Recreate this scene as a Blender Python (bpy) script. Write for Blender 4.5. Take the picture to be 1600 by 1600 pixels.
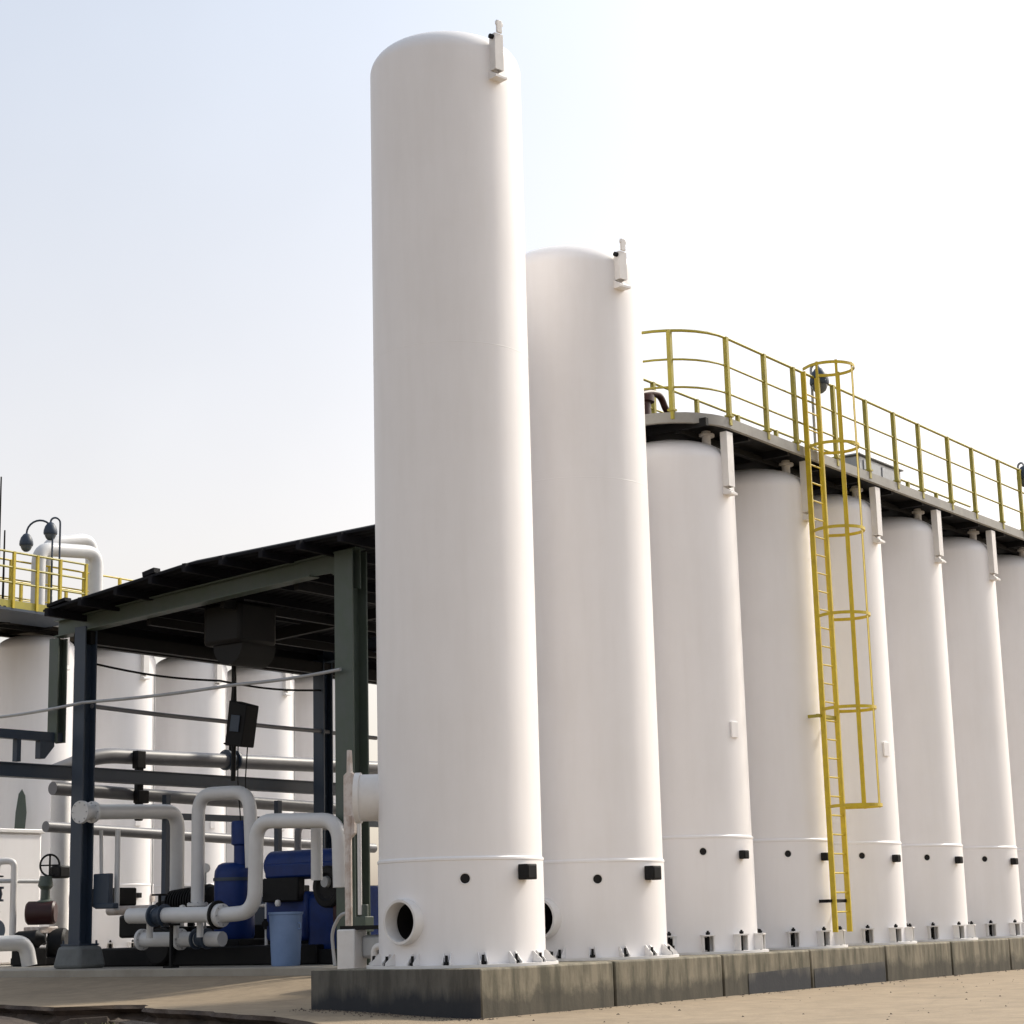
import bpy, math, random
from mathutils import Vector, Matrix
random.seed(7)
R_ = math.radians
for o in list(bpy.data.objects): bpy.data.objects.remove(o)
scene = bpy.context.scene
COL = scene.collection

# ------------------------------------------------------------------ camera
YAW, PITCH, ROLL = 0.95052, 0.207836, -0.025829
cd = bpy.data.cameras.new('camera'); cam = bpy.data.objects.new('camera', cd); COL.objects.link(cam)
fw = Vector((math.sin(YAW)*math.cos(PITCH), math.cos(YAW)*math.cos(PITCH), math.sin(PITCH)))
rt = Vector((math.cos(YAW), -math.sin(YAW), 0)); up = rt.cross(fw)
r2 = math.cos(ROLL)*rt + math.sin(ROLL)*up; u2 = -math.sin(ROLL)*rt + math.cos(ROLL)*up
M = Matrix((r2, u2, -fw)).transposed().to_4x4(); M.translation = Vector((-20.0445, -15.2516, 0.5338))
cam.matrix_world = M
cd.sensor_width = 36; cd.lens = 3032.11*36/1600; cd.clip_start = 0.1; cd.clip_end = 5000
scene.camera = cam

# ------------------------------------------------------------------ light
SUN_DIR = Vector((0.95, -0.30, 0.88)).normalized()
EL = math.asin(SUN_DIR.z); AZ = math.atan2(SUN_DIR.x, SUN_DIR.y)      # azimuth clockwise from +Y
w = bpy.data.worlds.new('World'); scene.world = w; w.use_nodes = True
wn = w.node_tree.nodes; wl = w.node_tree.links
bg = wn['Background']
sky = wn.new('ShaderNodeTexSky'); sky.sky_type = 'NISHITA'; sky.sun_disc = False
sky.sun_elevation = EL; sky.sun_rotation = AZ
sky.altitude = 0; sky.air_density = 1.0; sky.dust_density = 2.6; sky.ozone_density = 1.0
hsv = wn.new('ShaderNodeHueSaturation'); hsv.inputs['Saturation'].default_value = 0.40
wl.new(sky.outputs[0], hsv.inputs['Color'])
haz = wn.new('ShaderNodeMix'); haz.data_type = 'RGBA'; haz.blend_type = 'MULTIPLY'; haz.inputs[0].default_value = 1; haz.inputs[7].default_value = (1.0, 0.985, 0.968, 1)   # slightly warm hazy air
wtc = wn.new('ShaderNodeTexCoord'); wsp = wn.new('ShaderNodeSeparateXYZ'); wl.new(wtc.outputs['Generated'], wsp.inputs[0])
wmr = wn.new('ShaderNodeMapRange'); wmr.inputs[1].default_value = 0.16; wmr.inputs[2].default_value = 0.54; wl.new(wsp.outputs[2], wmr.inputs[0])
wmx = wn.new('ShaderNodeMix'); wmx.data_type = 'RGBA'; wmx.inputs[6].default_value = (0.94, 0.845, 0.762, 1); wmx.inputs[7].default_value = (0.96, 1.0, 1.03, 1)
wl.new(wmr.outputs[0], wmx.inputs[0]); wl.new(wmx.outputs[2], haz.inputs[7])
wno = wn.new('ShaderNodeTexNoise'); wno.inputs['Scale'].default_value = 2.2; wno.inputs['Detail'].default_value = 5; wl.new(wtc.outputs['Generated'], wno.inputs['Vector'])
wnr = wn.new('ShaderNodeMapRange'); wnr.inputs[1].default_value = 0.3; wnr.inputs[2].default_value = 0.7; wnr.inputs[3].default_value = 0.93; wnr.inputs[4].default_value = 1.06; wl.new(wno.outputs[0], wnr.inputs[0])
unev = wn.new('ShaderNodeMix'); unev.data_type = 'RGBA'; unev.blend_type = 'MULTIPLY'; unev.inputs[0].default_value = 1      # uneven haze
wl.new(hsv.outputs[0], haz.inputs[6]); wl.new(haz.outputs[2], unev.inputs[6]); wl.new(wnr.outputs[0], unev.inputs[7]); wl.new(unev.outputs[2], bg.inputs['Color'])
bg.inputs['Strength'].default_value = 0.0915
sl = bpy.data.lights.new('sun', 'SUN'); sun = bpy.data.objects.new('sun', sl); COL.objects.link(sun)
sl.energy = 1.4; sl.angle = R_(4.0); sl.color = (1.0, 0.91, 0.77)
sun.rotation_euler = (-SUN_DIR).to_track_quat('-Z', 'Y').to_euler()
scene.view_settings.view_transform = 'Standard'; scene.view_settings.look = 'None'
scene.view_settings.exposure = 1.29; scene.view_settings.gamma = 1.0
scene.render.engine = 'CYCLES'

# ------------------------------------------------------------------ materials
def mat(name, col, rough=0.5, metal=0.0, var=0.0, vscale=3.0, streak=0.0, bump=0.0, col2=None, spec=0.5, stretch=(1,1,0.12), bscale=40):
    m = bpy.data.materials.new(name); m.use_nodes = True
    nt = m.node_tree; b = nt.nodes['Principled BSDF']
    b.inputs['Base Color'].default_value = (*col, 1); b.inputs['Roughness'].default_value = rough
    b.inputs['Metallic'].default_value = metal; b.inputs['Specular IOR Level'].default_value = spec
    tc = nt.nodes.new('ShaderNodeTexCoord')
    cur = None
    geo = nt.nodes.new('ShaderNodeNewGeometry')
    def mix(fac_out, a, c, amount):
        ramp = nt.nodes.new('ShaderNodeMapRange'); ramp.inputs[1].default_value = 0.42; ramp.inputs[2].default_value = 0.68
        ramp.inputs[3].default_value = 0; ramp.inputs[4].default_value = amount
        nt.links.new(fac_out, ramp.inputs[0])
        mx = nt.nodes.new('ShaderNodeMix'); mx.data_type = 'RGBA'
        nt.links.new(ramp.outputs[0], mx.inputs[0])
        if hasattr(a, 'links'): nt.links.new(a, mx.inputs[6])
        else: mx.inputs[6].default_value = (*a, 1)
        mx.inputs[7].default_value = (*c, 1)
        return mx.outputs[2]
    c2 = col2 or tuple(x*0.6 for x in col)
    cur = col
    if var:
        n = nt.nodes.new('ShaderNodeTexNoise'); n.inputs['Scale'].default_value = vscale; n.inputs['Detail'].default_value = 8; n.inputs['Roughness'].default_value = 0.62
        nt.links.new(geo.outputs['Position'], n.inputs['Vector'])
        cur = mix(n.outputs[0], cur, c2, var)
    if streak:
        mp = nt.nodes.new('ShaderNodeMapping'); mp.inputs['Scale'].default_value = stretch
        nt.links.new(geo.outputs['Position'], mp.inputs[0])
        n = nt.nodes.new('ShaderNodeTexNoise'); n.inputs['Scale'].default_value = 6; n.inputs['Detail'].default_value = 6; n.inputs['Roughness'].default_value = 0.6
        nt.links.new(mp.outputs[0], n.inputs['Vector'])
        cur = mix(n.outputs[0], cur, c2, streak)
    if hasattr(cur, 'links'): nt.links.new(cur, b.inputs['Base Color'])
    if bump:
        n = nt.nodes.new('ShaderNodeTexNoise'); n.inputs['Scale'].default_value = bscale; n.inputs['Detail'].default_value = 6
        nt.links.new(geo.outputs['Position'], n.inputs['Vector'])
        bp = nt.nodes.new('ShaderNodeBump'); bp.inputs['Strength'].default_value = bump; bp.inputs['Distance'].default_value = 0.02
        nt.links.new(n.outputs[0], bp.inputs['Height']); nt.links.new(bp.outputs[0], b.inputs['Normal'])
    return m

TANK = mat('tank_paint', (0.87, 0.85, 0.85), 0.42, var=0.10, vscale=0.7, streak=0.08, col2=(0.60, 0.56, 0.52), bump=0.12, bscale=1.3)
TRIM = mat('white_trim', (0.78, 0.76, 0.74), 0.45, var=0.2, vscale=5, col2=(0.52, 0.48, 0.44))
PIPEW = mat('white_pipe', (0.66, 0.66, 0.66), 0.4, var=0.2, vscale=4, col2=(0.45, 0.44, 0.43))
PIPEG = mat('grey_pipe', (0.19, 0.19, 0.205), 0.45, var=0.3, vscale=4)
NAVY = mat('navy_paint', (0.026, 0.043, 0.072), 0.5, var=0.4, vscale=3, col2=(0.040, 0.054, 0.070))
GREEN = mat('green_grey_paint', (0.075, 0.095, 0.085), 0.5, var=0.5, vscale=2.5, col2=(0.055, 0.085, 0.05), streak=0.3)
DARK = mat('dark_steel', (0.0045, 0.0047, 0.0055), 0.65, var=0.4, vscale=4, col2=(0.010, 0.009, 0.009), spec=0.25)
ROOF = mat('roof_sheet', (0.005, 0.0053, 0.008), 0.75, var=0.6, vscale=1.5, col2=(0.012, 0.011, 0.015), spec=0.2)  # near-black base colour holds the shade seen under the roof
BLACK = mat('black_rubber', (0.005, 0.005, 0.0055), 0.6, spec=0.3)
HOLE = mat('dark_opening', (0.008, 0.007, 0.007), 0.9)
YEL = mat('yellow_paint', (0.60, 0.45, 0.018), 0.45, var=0.45, vscale=7, col2=(0.36, 0.24, 0.03))
YELD = mat('yellow_rail', (0.40, 0.34, 0.04), 0.5, var=0.4, vscale=5, col2=(0.20, 0.17, 0.05))
DECK = mat('deck_plate', (0.34, 0.33, 0.30), 0.6, var=0.5, vscale=3, col2=(0.22, 0.21, 0.20))
BLUE = mat('blue_paint', (0.006, 0.028, 0.15), 0.45, var=0.4, vscale=5, col2=(0.004, 0.015, 0.07), spec=0.3)
BIN = mat('blue_plastic', (0.20, 0.30, 0.52), 0.5, var=0.3, vscale=3, col2=(0.10, 0.18, 0.33))
RED = mat('red_paint', (0.035, 0.005, 0.005), 0.5, var=0.4, vscale=6)
MAROON = mat('maroon_paint', (0.05, 0.012, 0.01), 0.5, var=0.4, vscale=6)
GALV = mat('galvanised', (0.42, 0.43, 0.44), 0.5, metal=0.3, var=0.4, vscale=5)
RUST = mat('stained_white', (0.66, 0.60, 0.56), 0.5, var=0.6, vscale=7, col2=(0.36, 0.22, 0.14))
CONC = mat('concrete', (0.36, 0.33, 0.28), 0.85, var=0.6, vscale=1.2, col2=(0.24, 0.21, 0.17), bump=0.35)
PED = mat('concrete_dark', (0.16, 0.17, 0.17), 0.85, var=0.6, vscale=3, bump=0.3)
LAMPG = mat('lamp_glass', (0.10, 0.12, 0.14), 0.2)
SOIL = mat('soil', (0.085, 0.06, 0.042), 0.95, var=0.9, vscale=2.0, col2=(0.035, 0.022, 0.018), bump=0.9, bscale=9)
STONE = mat('rubble_stone', (0.11, 0.085, 0.065), 0.9, var=0.8, vscale=5, col2=(0.05, 0.035, 0.03), bump=0.6)
WEED = mat('weed_leaf', (0.24, 0.22, 0.07), 0.7, var=0.7, vscale=12, col2=(0.08, 0.11, 0.03))

def yard_material():
    m = mat('yard_concrete', (0.305, 0.235, 0.155), 0.9, var=0.5, vscale=0.35, col2=(0.24, 0.185, 0.12), bump=0.4, bscale=18)
    nt = m.node_tree; b = nt.nodes['Principled BSDF']
    src = b.inputs['Base Color'].links[0].from_socket
    geo = nt.nodes.new('ShaderNodeNewGeometry')
    n = nt.nodes.new('ShaderNodeTexNoise'); n.inputs['Scale'].default_value = 2.6; n.inputs['Detail'].default_value = 10; n.inputs['Roughness'].default_value = 0.7
    nt.links.new(geo.outputs['Position'], n.inputs['Vector'])
    r = nt.nodes.new('ShaderNodeMapRange'); r.inputs[1].default_value = 0.35; r.inputs[2].default_value = 0.7; r.inputs[3].default_value = 0.82; r.inputs[4].default_value = 1.14
    nt.links.new(n.outputs[0], r.inputs[0])
    mx = nt.nodes.new('ShaderNodeMix'); mx.data_type = 'RGBA'; mx.blend_type = 'MULTIPLY'; mx.inputs[0].default_value = 1
    nt.links.new(src, mx.inputs[6]); nt.links.new(r.outputs[0], mx.inputs[7])
    def layer(prev, fac, col):
        q = nt.nodes.new('ShaderNodeMix'); q.data_type = 'RGBA'; nt.links.new(fac, q.inputs[0]); nt.links.new(prev, q.inputs[6]); q.inputs[7].default_value = (*col, 1); return q.outputs[2]
    def rng(sock, a, c, d, e):
        q = nt.nodes.new('ShaderNodeMapRange'); q.inputs[1].default_value = a; q.inputs[2].default_value = c; q.inputs[3].default_value = d; q.inputs[4].default_value = e; nt.links.new(sock, q.inputs[0]); return q.outputs[0]
    # dark oil and water stains
    st = nt.nodes.new('ShaderNodeTexNoise'); st.inputs['Scale'].default_value = 0.55; st.inputs['Detail'].default_value = 6; st.inputs['Roughness'].default_value = 0.55
    nt.links.new(geo.outputs['Position'], st.inputs['Vector'])
    c1 = layer(mx.outputs[2], rng(st.outputs[0], .56, .72, 0, .35), (.13, .10, .07))
    # grit
    gr = nt.nodes.new('ShaderNodeTexVoronoi'); gr.inputs['Scale'].default_value = 22; nt.links.new(geo.outputs['Position'], gr.inputs['Vector'])
    c2 = layer(c1, rng(gr.outputs['Distance'], .05, .16, .18, 0), (.15, .125, .10))
    # hairline cracks
    wv = nt.nodes.new('ShaderNodeTexNoise'); wv.inputs['Scale'].default_value = 1.8; nt.links.new(geo.outputs['Position'], wv.inputs['Vector'])
    va = nt.nodes.new('ShaderNodeMix'); va.data_type = 'VECTOR'; va.inputs[0].default_value = .25; nt.links.new(geo.outputs['Position'], va.inputs[4]); nt.links.new(wv.outputs['Color'], va.inputs[5])
    ck = nt.nodes.new('ShaderNodeTexVoronoi'); ck.feature = 'DISTANCE_TO_EDGE'; ck.inputs['Scale'].default_value = 0.42; nt.links.new(va.outputs[1], ck.inputs['Vector'])
    c3 = layer(c2, rng(ck.outputs['Distance'], .003, .012, .12, 0), (.09, .07, .055))
    nt.links.new(c3, b.inputs['Base Color'])
    return m
YARD = yard_material()

def plinth_material(name, base, stain, dark, lo=-0.02, hi=0.12, amt=0.75, drip=False):
    """weathered cast concrete: run-down streaks and a darker band near the foot with a ragged edge"""
    m = bpy.data.materials.new(name); m.use_nodes = True
    nt = m.node_tree; b = nt.nodes['Principled BSDF']; b.inputs['Roughness'].default_value = 0.85
    L = nt.links.new
    geo = nt.nodes.new('ShaderNodeNewGeometry')
    mp = nt.nodes.new('ShaderNodeMapping'); mp.inputs['Scale'].default_value = (1, 1, 0.18); L(geo.outputs['Position'], mp.inputs[0])
    n1 = nt.nodes.new('ShaderNodeTexNoise'); n1.inputs['Scale'].default_value = 4.5; n1.inputs['Detail'].default_value = 8; n1.inputs['Roughness'].default_value = 0.65; L(mp.outputs[0], n1.inputs['Vector'])
    r1 = nt.nodes.new('ShaderNodeMapRange'); r1.inputs[1].default_value = 0.40; r1.inputs[2].default_value = 0.60; L(n1.outputs[0], r1.inputs[0])
    mx = nt.nodes.new('ShaderNodeMix'); mx.data_type = 'RGBA'; mx.inputs[6].default_value = (*base, 1); mx.inputs[7].default_value = (*stain, 1); L(r1.outputs[0], mx.inputs[0])
    n2 = nt.nodes.new('ShaderNodeTexNoise'); n2.inputs['Scale'].default_value = 1.4; n2.inputs['Detail'].default_value = 9; n2.inputs['Roughness'].default_value = 0.7; L(mp.outputs[0] if drip else geo.outputs['Position'], n2.inputs['Vector'])
    sp = nt.nodes.new('ShaderNodeSeparateXYZ'); L(geo.outputs['Position'], sp.inputs[0])
    ad = nt.nodes.new('ShaderNodeMath'); ad.operation = 'MULTIPLY_ADD'; ad.inputs[1].default_value = 0.75; L(n2.outputs[0], ad.inputs[0]); L(sp.outputs[2], ad.inputs[2])
    r2 = nt.nodes.new('ShaderNodeMapRange'); r2.inputs[1].default_value = lo; r2.inputs[2].default_value = hi; r2.inputs[3].default_value = amt; r2.inputs[4].default_value = 0.0; L(ad.outputs[0], r2.inputs[0])
    m2 = nt.nodes.new('ShaderNodeMix'); m2.data_type = 'RGBA'; L(r2.outputs[0], m2.inputs[0]); L(mx.outputs[2], m2.inputs[6]); m2.inputs[7].default_value = (*dark, 1)
    L(m2.outputs[2], b.inputs['Base Color'])
    n3 = nt.nodes.new('ShaderNodeTexNoise'); n3.inputs['Scale'].default_value = 22; n3.inputs['Detail'].default_value = 7; L(geo.outputs['Position'], n3.inputs['Vector'])
    bp = nt.nodes.new('ShaderNodeBump'); bp.inputs['Strength'].default_value = 0.18; bp.inputs['Distance'].default_value = 0.015; L(n3.outputs[0], bp.inputs['Height']); L(bp.outputs[0], b.inputs['Normal'])
    return m
PLINTH = plinth_material('plinth_concrete', (0.235, 0.205, 0.148), (0.088, 0.080, 0.054), (0.044, 0.040, 0.030))
DARK_FOOT = plinth_material('dark_foot_concrete', (0.13, 0.122, 0.105), (0.075, 0.07, 0.06), (0.020, 0.023, 0.030), 0.00, 0.16, 0.9, True)

# ------------------------------------------------------------------ mesh builder
class MB:
    def __init__(s): s.v = []; s.f = []
    def add(s, vs, fs):
        k = len(s.v); s.v += [Vector(p) for p in vs]; s.f += [tuple(i+k for i in f) for f in fs]; return s
    def box(s, c, size, rot=None):
        c = Vector(c); h = Vector(size)/2
        vs = [Vector((x*h.x, y*h.y, z*h.z)) for x in (-1, 1) for y in (-1, 1) for z in (-1, 1)]
        if rot is not None: vs = [rot @ p for p in vs]
        return s.add([c+p for p in vs], [(0,1,3,2), (4,6,7,5), (0,4,5,1), (2,3,7,6), (0,2,6,4), (1,5,7,3)])
    def bar(s, a, b, wd, hg, upv=(0, 0, 1)):
        a, b = Vector(a), Vector(b); d = (b-a); L = d.length; d.normalize()
        u = Vector(upv); side = d.cross(u)
        if side.length < 1e-4: side = d.cross(Vector((1, 0, 0)))
        side.normalize(); u = side.cross(d)
        rot = Matrix((d, side, u)).transposed()
        return s.box((a+b)/2, (L, wd, hg), rot)
    def tube(s, pts, r, n=12, closed=False, caps=True):
        P = [Vector(p) for p in pts]; m = len(P); rings = []
        T = []
        for i in range(m):
            if closed: t = P[(i+1) % m]-P[i-1]
            else: t = P[min(i+1, m-1)]-P[max(i-1, 0)]
            T.append(t.normalized())
        nrm = T[0].orthogonal().normalized()
        vs = []
        for i in range(m):
            nrm = (nrm - T[i]*nrm.dot(T[i])).normalized(); bi = T[i].cross(nrm)
            rr = r[i] if isinstance(r, (list, tuple)) else r
            for k in range(n):
                a = 2*math.pi*k/n; vs.append(P[i]+(nrm*math.cos(a)+bi*math.sin(a))*rr)
        fs = []
        for i in range(m if closed else m-1):
            j = (i+1) % m
            for k in range(n): fs.append((i*n+k, i*n+(k+1) % n, j*n+(k+1) % n, j*n+k))
        if caps and not closed: fs += [tuple(range(n-1, -1, -1)), tuple((m-1)*n+k for k in range(n))]
        return s.add(vs, fs)
    def cyl(s, a, b, r, n=16, r1=None): return s.tube([a, b], [r, r if r1 is None else r1], n)
    def lathe(s, prof, n=96, c=(0, 0, 0), axis=None):
        c = Vector(c); rot = Matrix.Identity(3) if axis is None else Vector((0, 0, 1)).rotation_difference(Vector(axis)).to_matrix()
        vs = []; fs = []
        for r, z in prof:
            for k in range(n):
                a = 2*math.pi*k/n; vs.append(c + rot @ Vector((r*math.cos(a), r*math.sin(a), z)))
        for i in range(len(prof)-1):
            for k in range(n): fs.append((i*n+k, i*n+(k+1) % n, (i+1)*n+(k+1) % n, (i+1)*n+k))
        if prof[0][0] > 1e-5: pass
        return s.add(vs, fs)
    def prism(s, poly, o, u, v, d):
        """2-D polygon in axes u, v from origin o, pushed by vector d"""
        o, u, v, d = map(Vector, (o, u, v, d)); n = len(poly)
        A = [o+u*x+v*y for x, y in poly]
        return s.add(A+[p+d for p in A], [tuple(range(n-1, -1, -1)), tuple(range(n, 2*n))]+[(i, (i+1) % n, n+(i+1) % n, n+i) for i in range(n)])
    def build(s, name, m, parent=None, bevel=0.0, smooth=True, angle=38):
        root = parent
        org = Vector((0, 0, 0))
        while root is not None:
            org += root.location; root = root.parent
        me = bpy.data.meshes.new(name); me.from_pydata([p-org for p in s.v], [], s.f); me.update()
        import bmesh
        bm = bmesh.new(); bm.from_mesh(me); bmesh.ops.recalc_face_normals(bm, faces=bm.faces); bm.to_mesh(me); bm.free()
        if smooth:
            me.shade_smooth(); me.set_sharp_from_angle(angle=R_(angle))
        me.materials.append(m)
        o = bpy.data.objects.new(name, me); COL.objects.link(o); o.parent = parent
        if bevel:
            b = o.modifiers.new('bevel', 'BEVEL'); b.width = bevel; b.segments = 2; b.limit_method = 'ANGLE'; b.angle_limit = R_(40)
        return o

def bend(pts, r=0.2, n=8):
    """round the corners of a polyline"""
    P = [Vector(p) for p in pts]; out = [P[0]]
    for i in range(1, len(P)-1):
        a, b, c = P[i-1], P[i], P[i+1]
        da, dc = (a-b), (c-b); q = min(r, da.length*0.49, dc.length*0.49)
        s0, s1 = b+da.normalized()*q, b+dc.normalized()*q
        for k in range(n+1):
            t = k/n; out.append(s0*(1-t)**2+b*2*t*(1-t)+s1*t*t)
    out.append(P[-1]); return out

def tag(o, label=None, cat=None, group=None, kind=None):
    if label: o['label'] = label
    if cat: o['category'] = cat
    if group: o['group'] = group
    if kind: o['kind'] = kind
    return o
def thing(name, loc, label, cat, group=None):
    o = bpy.data.objects.new(name, None); o.empty_display_size = 0.3; COL.objects.link(o); o.location = loc
    return tag(o, label, cat, group)
def dup(root, loc, label, rotz=None):
    r = root.copy(); COL.objects.link(r); r.location = loc; r['label'] = label
    if rotz is not None: r.rotation_euler = (0, 0, rotz)
    for ch in list(root.children):
        c = ch.copy(); COL.objects.link(c); c.parent = r
        for g in list(ch.children):
            d = g.copy(); COL.objects.link(d); d.parent = c
    return r
def pol(a, r, z): return Vector((r*math.cos(R_(a)), r*math.sin(R_(a)), z))

# ------------------------------------------------------------------ ground
def smooth(a, b, x):
    t = max(0, min(1, (x-a)/(b-a))); return t*t*(3-2*t)
def yard_z(x, y):
    # the yard rises gently towards the kerb of the shed slab
    return -0.565 + 0.09*smooth(-1.3, 1.3, y) + 0.235*smooth(0.3, 4.1, x)*smooth(2.2, 4.4, y)
def grid(xs, ys): 
    mb = MB(); nx, ny = len(xs), len(ys)
    mb.add([(x, y, yard_z(x, y)) for x in xs for y in ys], [(i*ny+j, (i+1)*ny+j, (i+1)*ny+j+1, i*ny+j+1) for i in range(nx-1) for j in range(ny-1)])
    return mb
# soil sheet that reaches the horizon, a little lower than the yard slab
sg = MB(); S = 900
sg.add([(-S, -S, -0.80), (S, -S, -0.80), (S, S, -0.80), (-S, S, -0.80)], [(0, 1, 2, 3)])
tag(sg.build('ground', SOIL), kind='structure')
# yard slab with a broken near edge
edge = [(-1.35, 15.0), (-0.75, 11.8), (-0.95, 10.2), (-0.62, 9.3), (-0.55, 8.2), (-0.95, 7.1), (-1.18, 6.2), (-0.55, 5.75), (-0.40, 5.2), (-1.20, 4.5), (-1.62, 3.5), (-1.85, 2.7), (-2.45, 1.6),
        (-2.75, 0.6), (-3.05, -0.2), (-3.40, -1.0), (-3.70, -1.9), (-4.5, -4.0), (-5.2, -6.5), (-5.7, -9.5), (-7, -16), (-9, -30)]
ed = []
for i in range(len(edge)-1):                       # ragged, finely stepped break line
    a, b = Vector(edge[i]), Vector(edge[i+1]); n = max(2, int((b-a).length/0.25))
    for k in range(n):
        p = a.lerp(b, k/n); ed.append((p.x+random.uniform(-.06, .06), p.y))
ed.append(edge[-1])
def ex(y):
    for i in range(len(ed)-1):
        y0, y1 = ed[i][1], ed[i+1][1]
        if y1 <= y <= y0: 
            t = (y0-y)/(y0-y1+1e-9); return ed[i][0]*(1-t)+ed[i+1][0]*t
    return ed[0][0] if y > ed[0][1] else ed[-1][0]
ys = [120, 60, 30, 20] + [15-0.25*i for i in range(181)] + [-40, -70, -140]
mb = MB(); rows = []
for y in ys:
    e = ex(y); xs = [e+(4.15-e)*k/14 for k in range(15)] + [4.6, 6, 10, 20, 40, 90, 200, 500]
    rows.append([(x, y, yard_z(x, y)) for x in xs])
nx = len(rows[0]); vs = [p for r in rows for p in r]; fs = []
for i in range(len(rows)-1):
    for j in range(nx-1): fs.append((i*nx+j, i*nx+j+1, (i+1)*nx+j+1, (i+1)*nx+j))
k = len(vs)
vs += [(r[0][0]+random.uniform(-.03, .05), r[0][1], -0.82) for r in rows]
mb.add(vs[:k], fs)
fc = MB(); prof = [(-.0, 0), (-.05, -.05), (.10, -.12), (-.06, -.20), (-.16, -.34)]
rr = [[(r[0][0]+dx*random.uniform(.3, 1.6), r[0][1], r[0][2]+dz) for dx, dz in prof] for r in rows]
fc.add([p for q in rr for p in q], [(i*5+j, i*5+j+1, (i+1)*5+j+1, (i+1)*5+j) for i in range(len(rr)-1) for j in range(4)])
tag(fc.build('yard_edge', SOIL, smooth=False), kind='structure')
tag(mb.build('yard', YARD, angle=50), kind='structure')
# the yard goes on beyond the strip of bare soil
def outer(y): return ex(y)-3.5*smooth(-2.4, 2.5, y)
ys2 = [200, 100, 60, 40, 30, 22]+[18-0.3*i for i in range(160)]+[-40, -70, -140, -300]
vs = []; fs = []
for y in ys2:
    e = outer(y); vs += [(x, y, -0.475-.09*smooth(1.3, -1.3, y) if y > -1.3 else -.565) for x in (-44, -40, -35, -30, -20, -12, -9.5, e-.4, e)]
for i in range(len(ys2)-1):
    for j in range(8): fs.append((i*9+j, i*9+j+1, (i+1)*9+j+1, (i+1)*9+j))
k = len(vs); vs += [(outer(y)+.02, y, -.82) for y in ys2]
for i in range(len(ys2)-1): fs.append((i*9+8, k+i, k+i+1, (i+1)*9+8))
tag(MB().add(vs, fs).build('yard_apron', YARD, angle=50), kind='structure')
# shed floor slab with kerb face
mb = MB(); mb.box((27.1, 14.5, -0.41), (45.8, 25.4, 0.6)); tag(mb.build('shed_floor', CONC, bevel=0.02), kind='structure')

# rubble and weeds on the soil strip
for i in range(46):
    y = random.uniform(-3.5, 9.5); x = ex(y)-random.uniform(0.05, 1.6)
    r = random.uniform(0.05, 0.17); c = Vector((x, y, -0.80+r*0.45))
    m_ = MB(); n = 9; vs = []
    for a in range(5):
        th = math.pi*a/4
        for b in range(n):
            ph = 2*math.pi*b/n; q = r*random.uniform(.75, 1.15)
            vs.append(c+Vector((q*math.sin(th)*math.cos(ph)*1.25, q*math.sin(th)*math.sin(ph), q*math.cos(th)*0.7)))
    fs = [(a*n+b, a*n+(b+1) % n, (a+1)*n+(b+1) % n, (a+1)*n+b) for a in range(4) for b in range(n)]
    m_.add(vs, fs)
    tag(m_.build('rubble_stone', STONE, smooth=False), 'brown broken stone lying in the soil below the broken yard edge', 'stone', 'stones along the broken yard edge')
for k in range(3):                                  # loose grit, one scatter per patch
    m_ = MB()
    for i in range(300):
        if k == 0: x, y = random.uniform(-1.5, 22), -1.33-abs(random.gauss(0, .16))
        elif k == 1: x, y = -1.43-abs(random.gauss(0, .2)), random.uniform(-1.6, 1.5)
        elif i > 110: continue
        else: x, y = random.uniform(-4, 14), random.uniform(-8, -1.5)
        if x < ex(y)+.05: continue
        z = yard_z(x, y); r = random.uniform(.006, .022)*(1.5 if random.random() < .1 else 1)
        p = [Vector((x+r*random.uniform(.7, 1.3)*math.cos(a), y+r*random.uniform(.7, 1.3)*math.sin(a), z-.002)) for a in (0, 1.57, 3.14, 4.71)]
        t_ = Vector((x, y, z+r*random.uniform(.5, .9)))
        m_.add(p+[t_], [(0, 1, 4), (1, 2, 4), (2, 3, 4), (3, 0, 4)])
    tag(m_.build('loose_grit', STONE, smooth=False), kind='stuff')
for cx, cy, a, q in ((-1.75, 6.6, .3, .5), (-1.5, 5.3, -.5, .42), (-2.5, 3.0, .2, .36), (-1.6, 8.6, .1, .55)):
    m_ = MB(); rot = Matrix.Rotation(a, 3, 'Z') @ Matrix.Rotation(random.uniform(-.25, .25), 3, 'X')
    pp = [(q*math.cos(t)*random.uniform(.7, 1.1), q*1.5*math.sin(t)*random.uniform(.7, 1.1)) for t in (0.2, 1.1, 2.0, 3.1, 4.0, 5.2)]
    m_.prism(pp, (cx, cy, -.74), rot @ Vector((1, 0, 0)), rot @ Vector((0, 1, 0)), rot @ Vector((0, 0, .11)))
    tag(m_.build('broken_slab', STONE, smooth=False, bevel=.012), 'flat broken brown slab lying in the soil strip at the lower left', 'slab', 'broken slabs in the soil strip')
def weed(x, y, h, nb, label):
    m_ = MB()
    for i in range(nb):
        a = random.uniform(0, 6.28); L = h*random.uniform(.5, 1.1); lean = random.uniform(.2, .9)*L
        bx, by = x+random.gauss(0, .10), y+random.gauss(0, .16)
        d = Vector((math.cos(a), math.sin(a), 0)); sd = Vector((-d.y, d.x, 0))*random.uniform(.010, .02)
        p0 = Vector((bx, by, -0.80)); p1 = p0+d*lean*.4+Vector((0, 0, L*.7)); p2 = p0+d*lean+Vector((0, 0, L))
        m_.add([p0-sd, p0+sd, p1+sd*1.3, p1-sd*1.3, p2], [(0, 1, 2, 3), (3, 2, 4)])
    tag(m_.build('weed', WEED, smooth=False), label, 'weed', 'weeds in the soil strip')
weed(-2.3, 4.0, .20, 70, 'yellow green tuft of weeds in the soil notch, the largest tuft')
weed(-1.6, 7.4, .12, 40, 'small low weed tuft on dark soil at the left')

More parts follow.
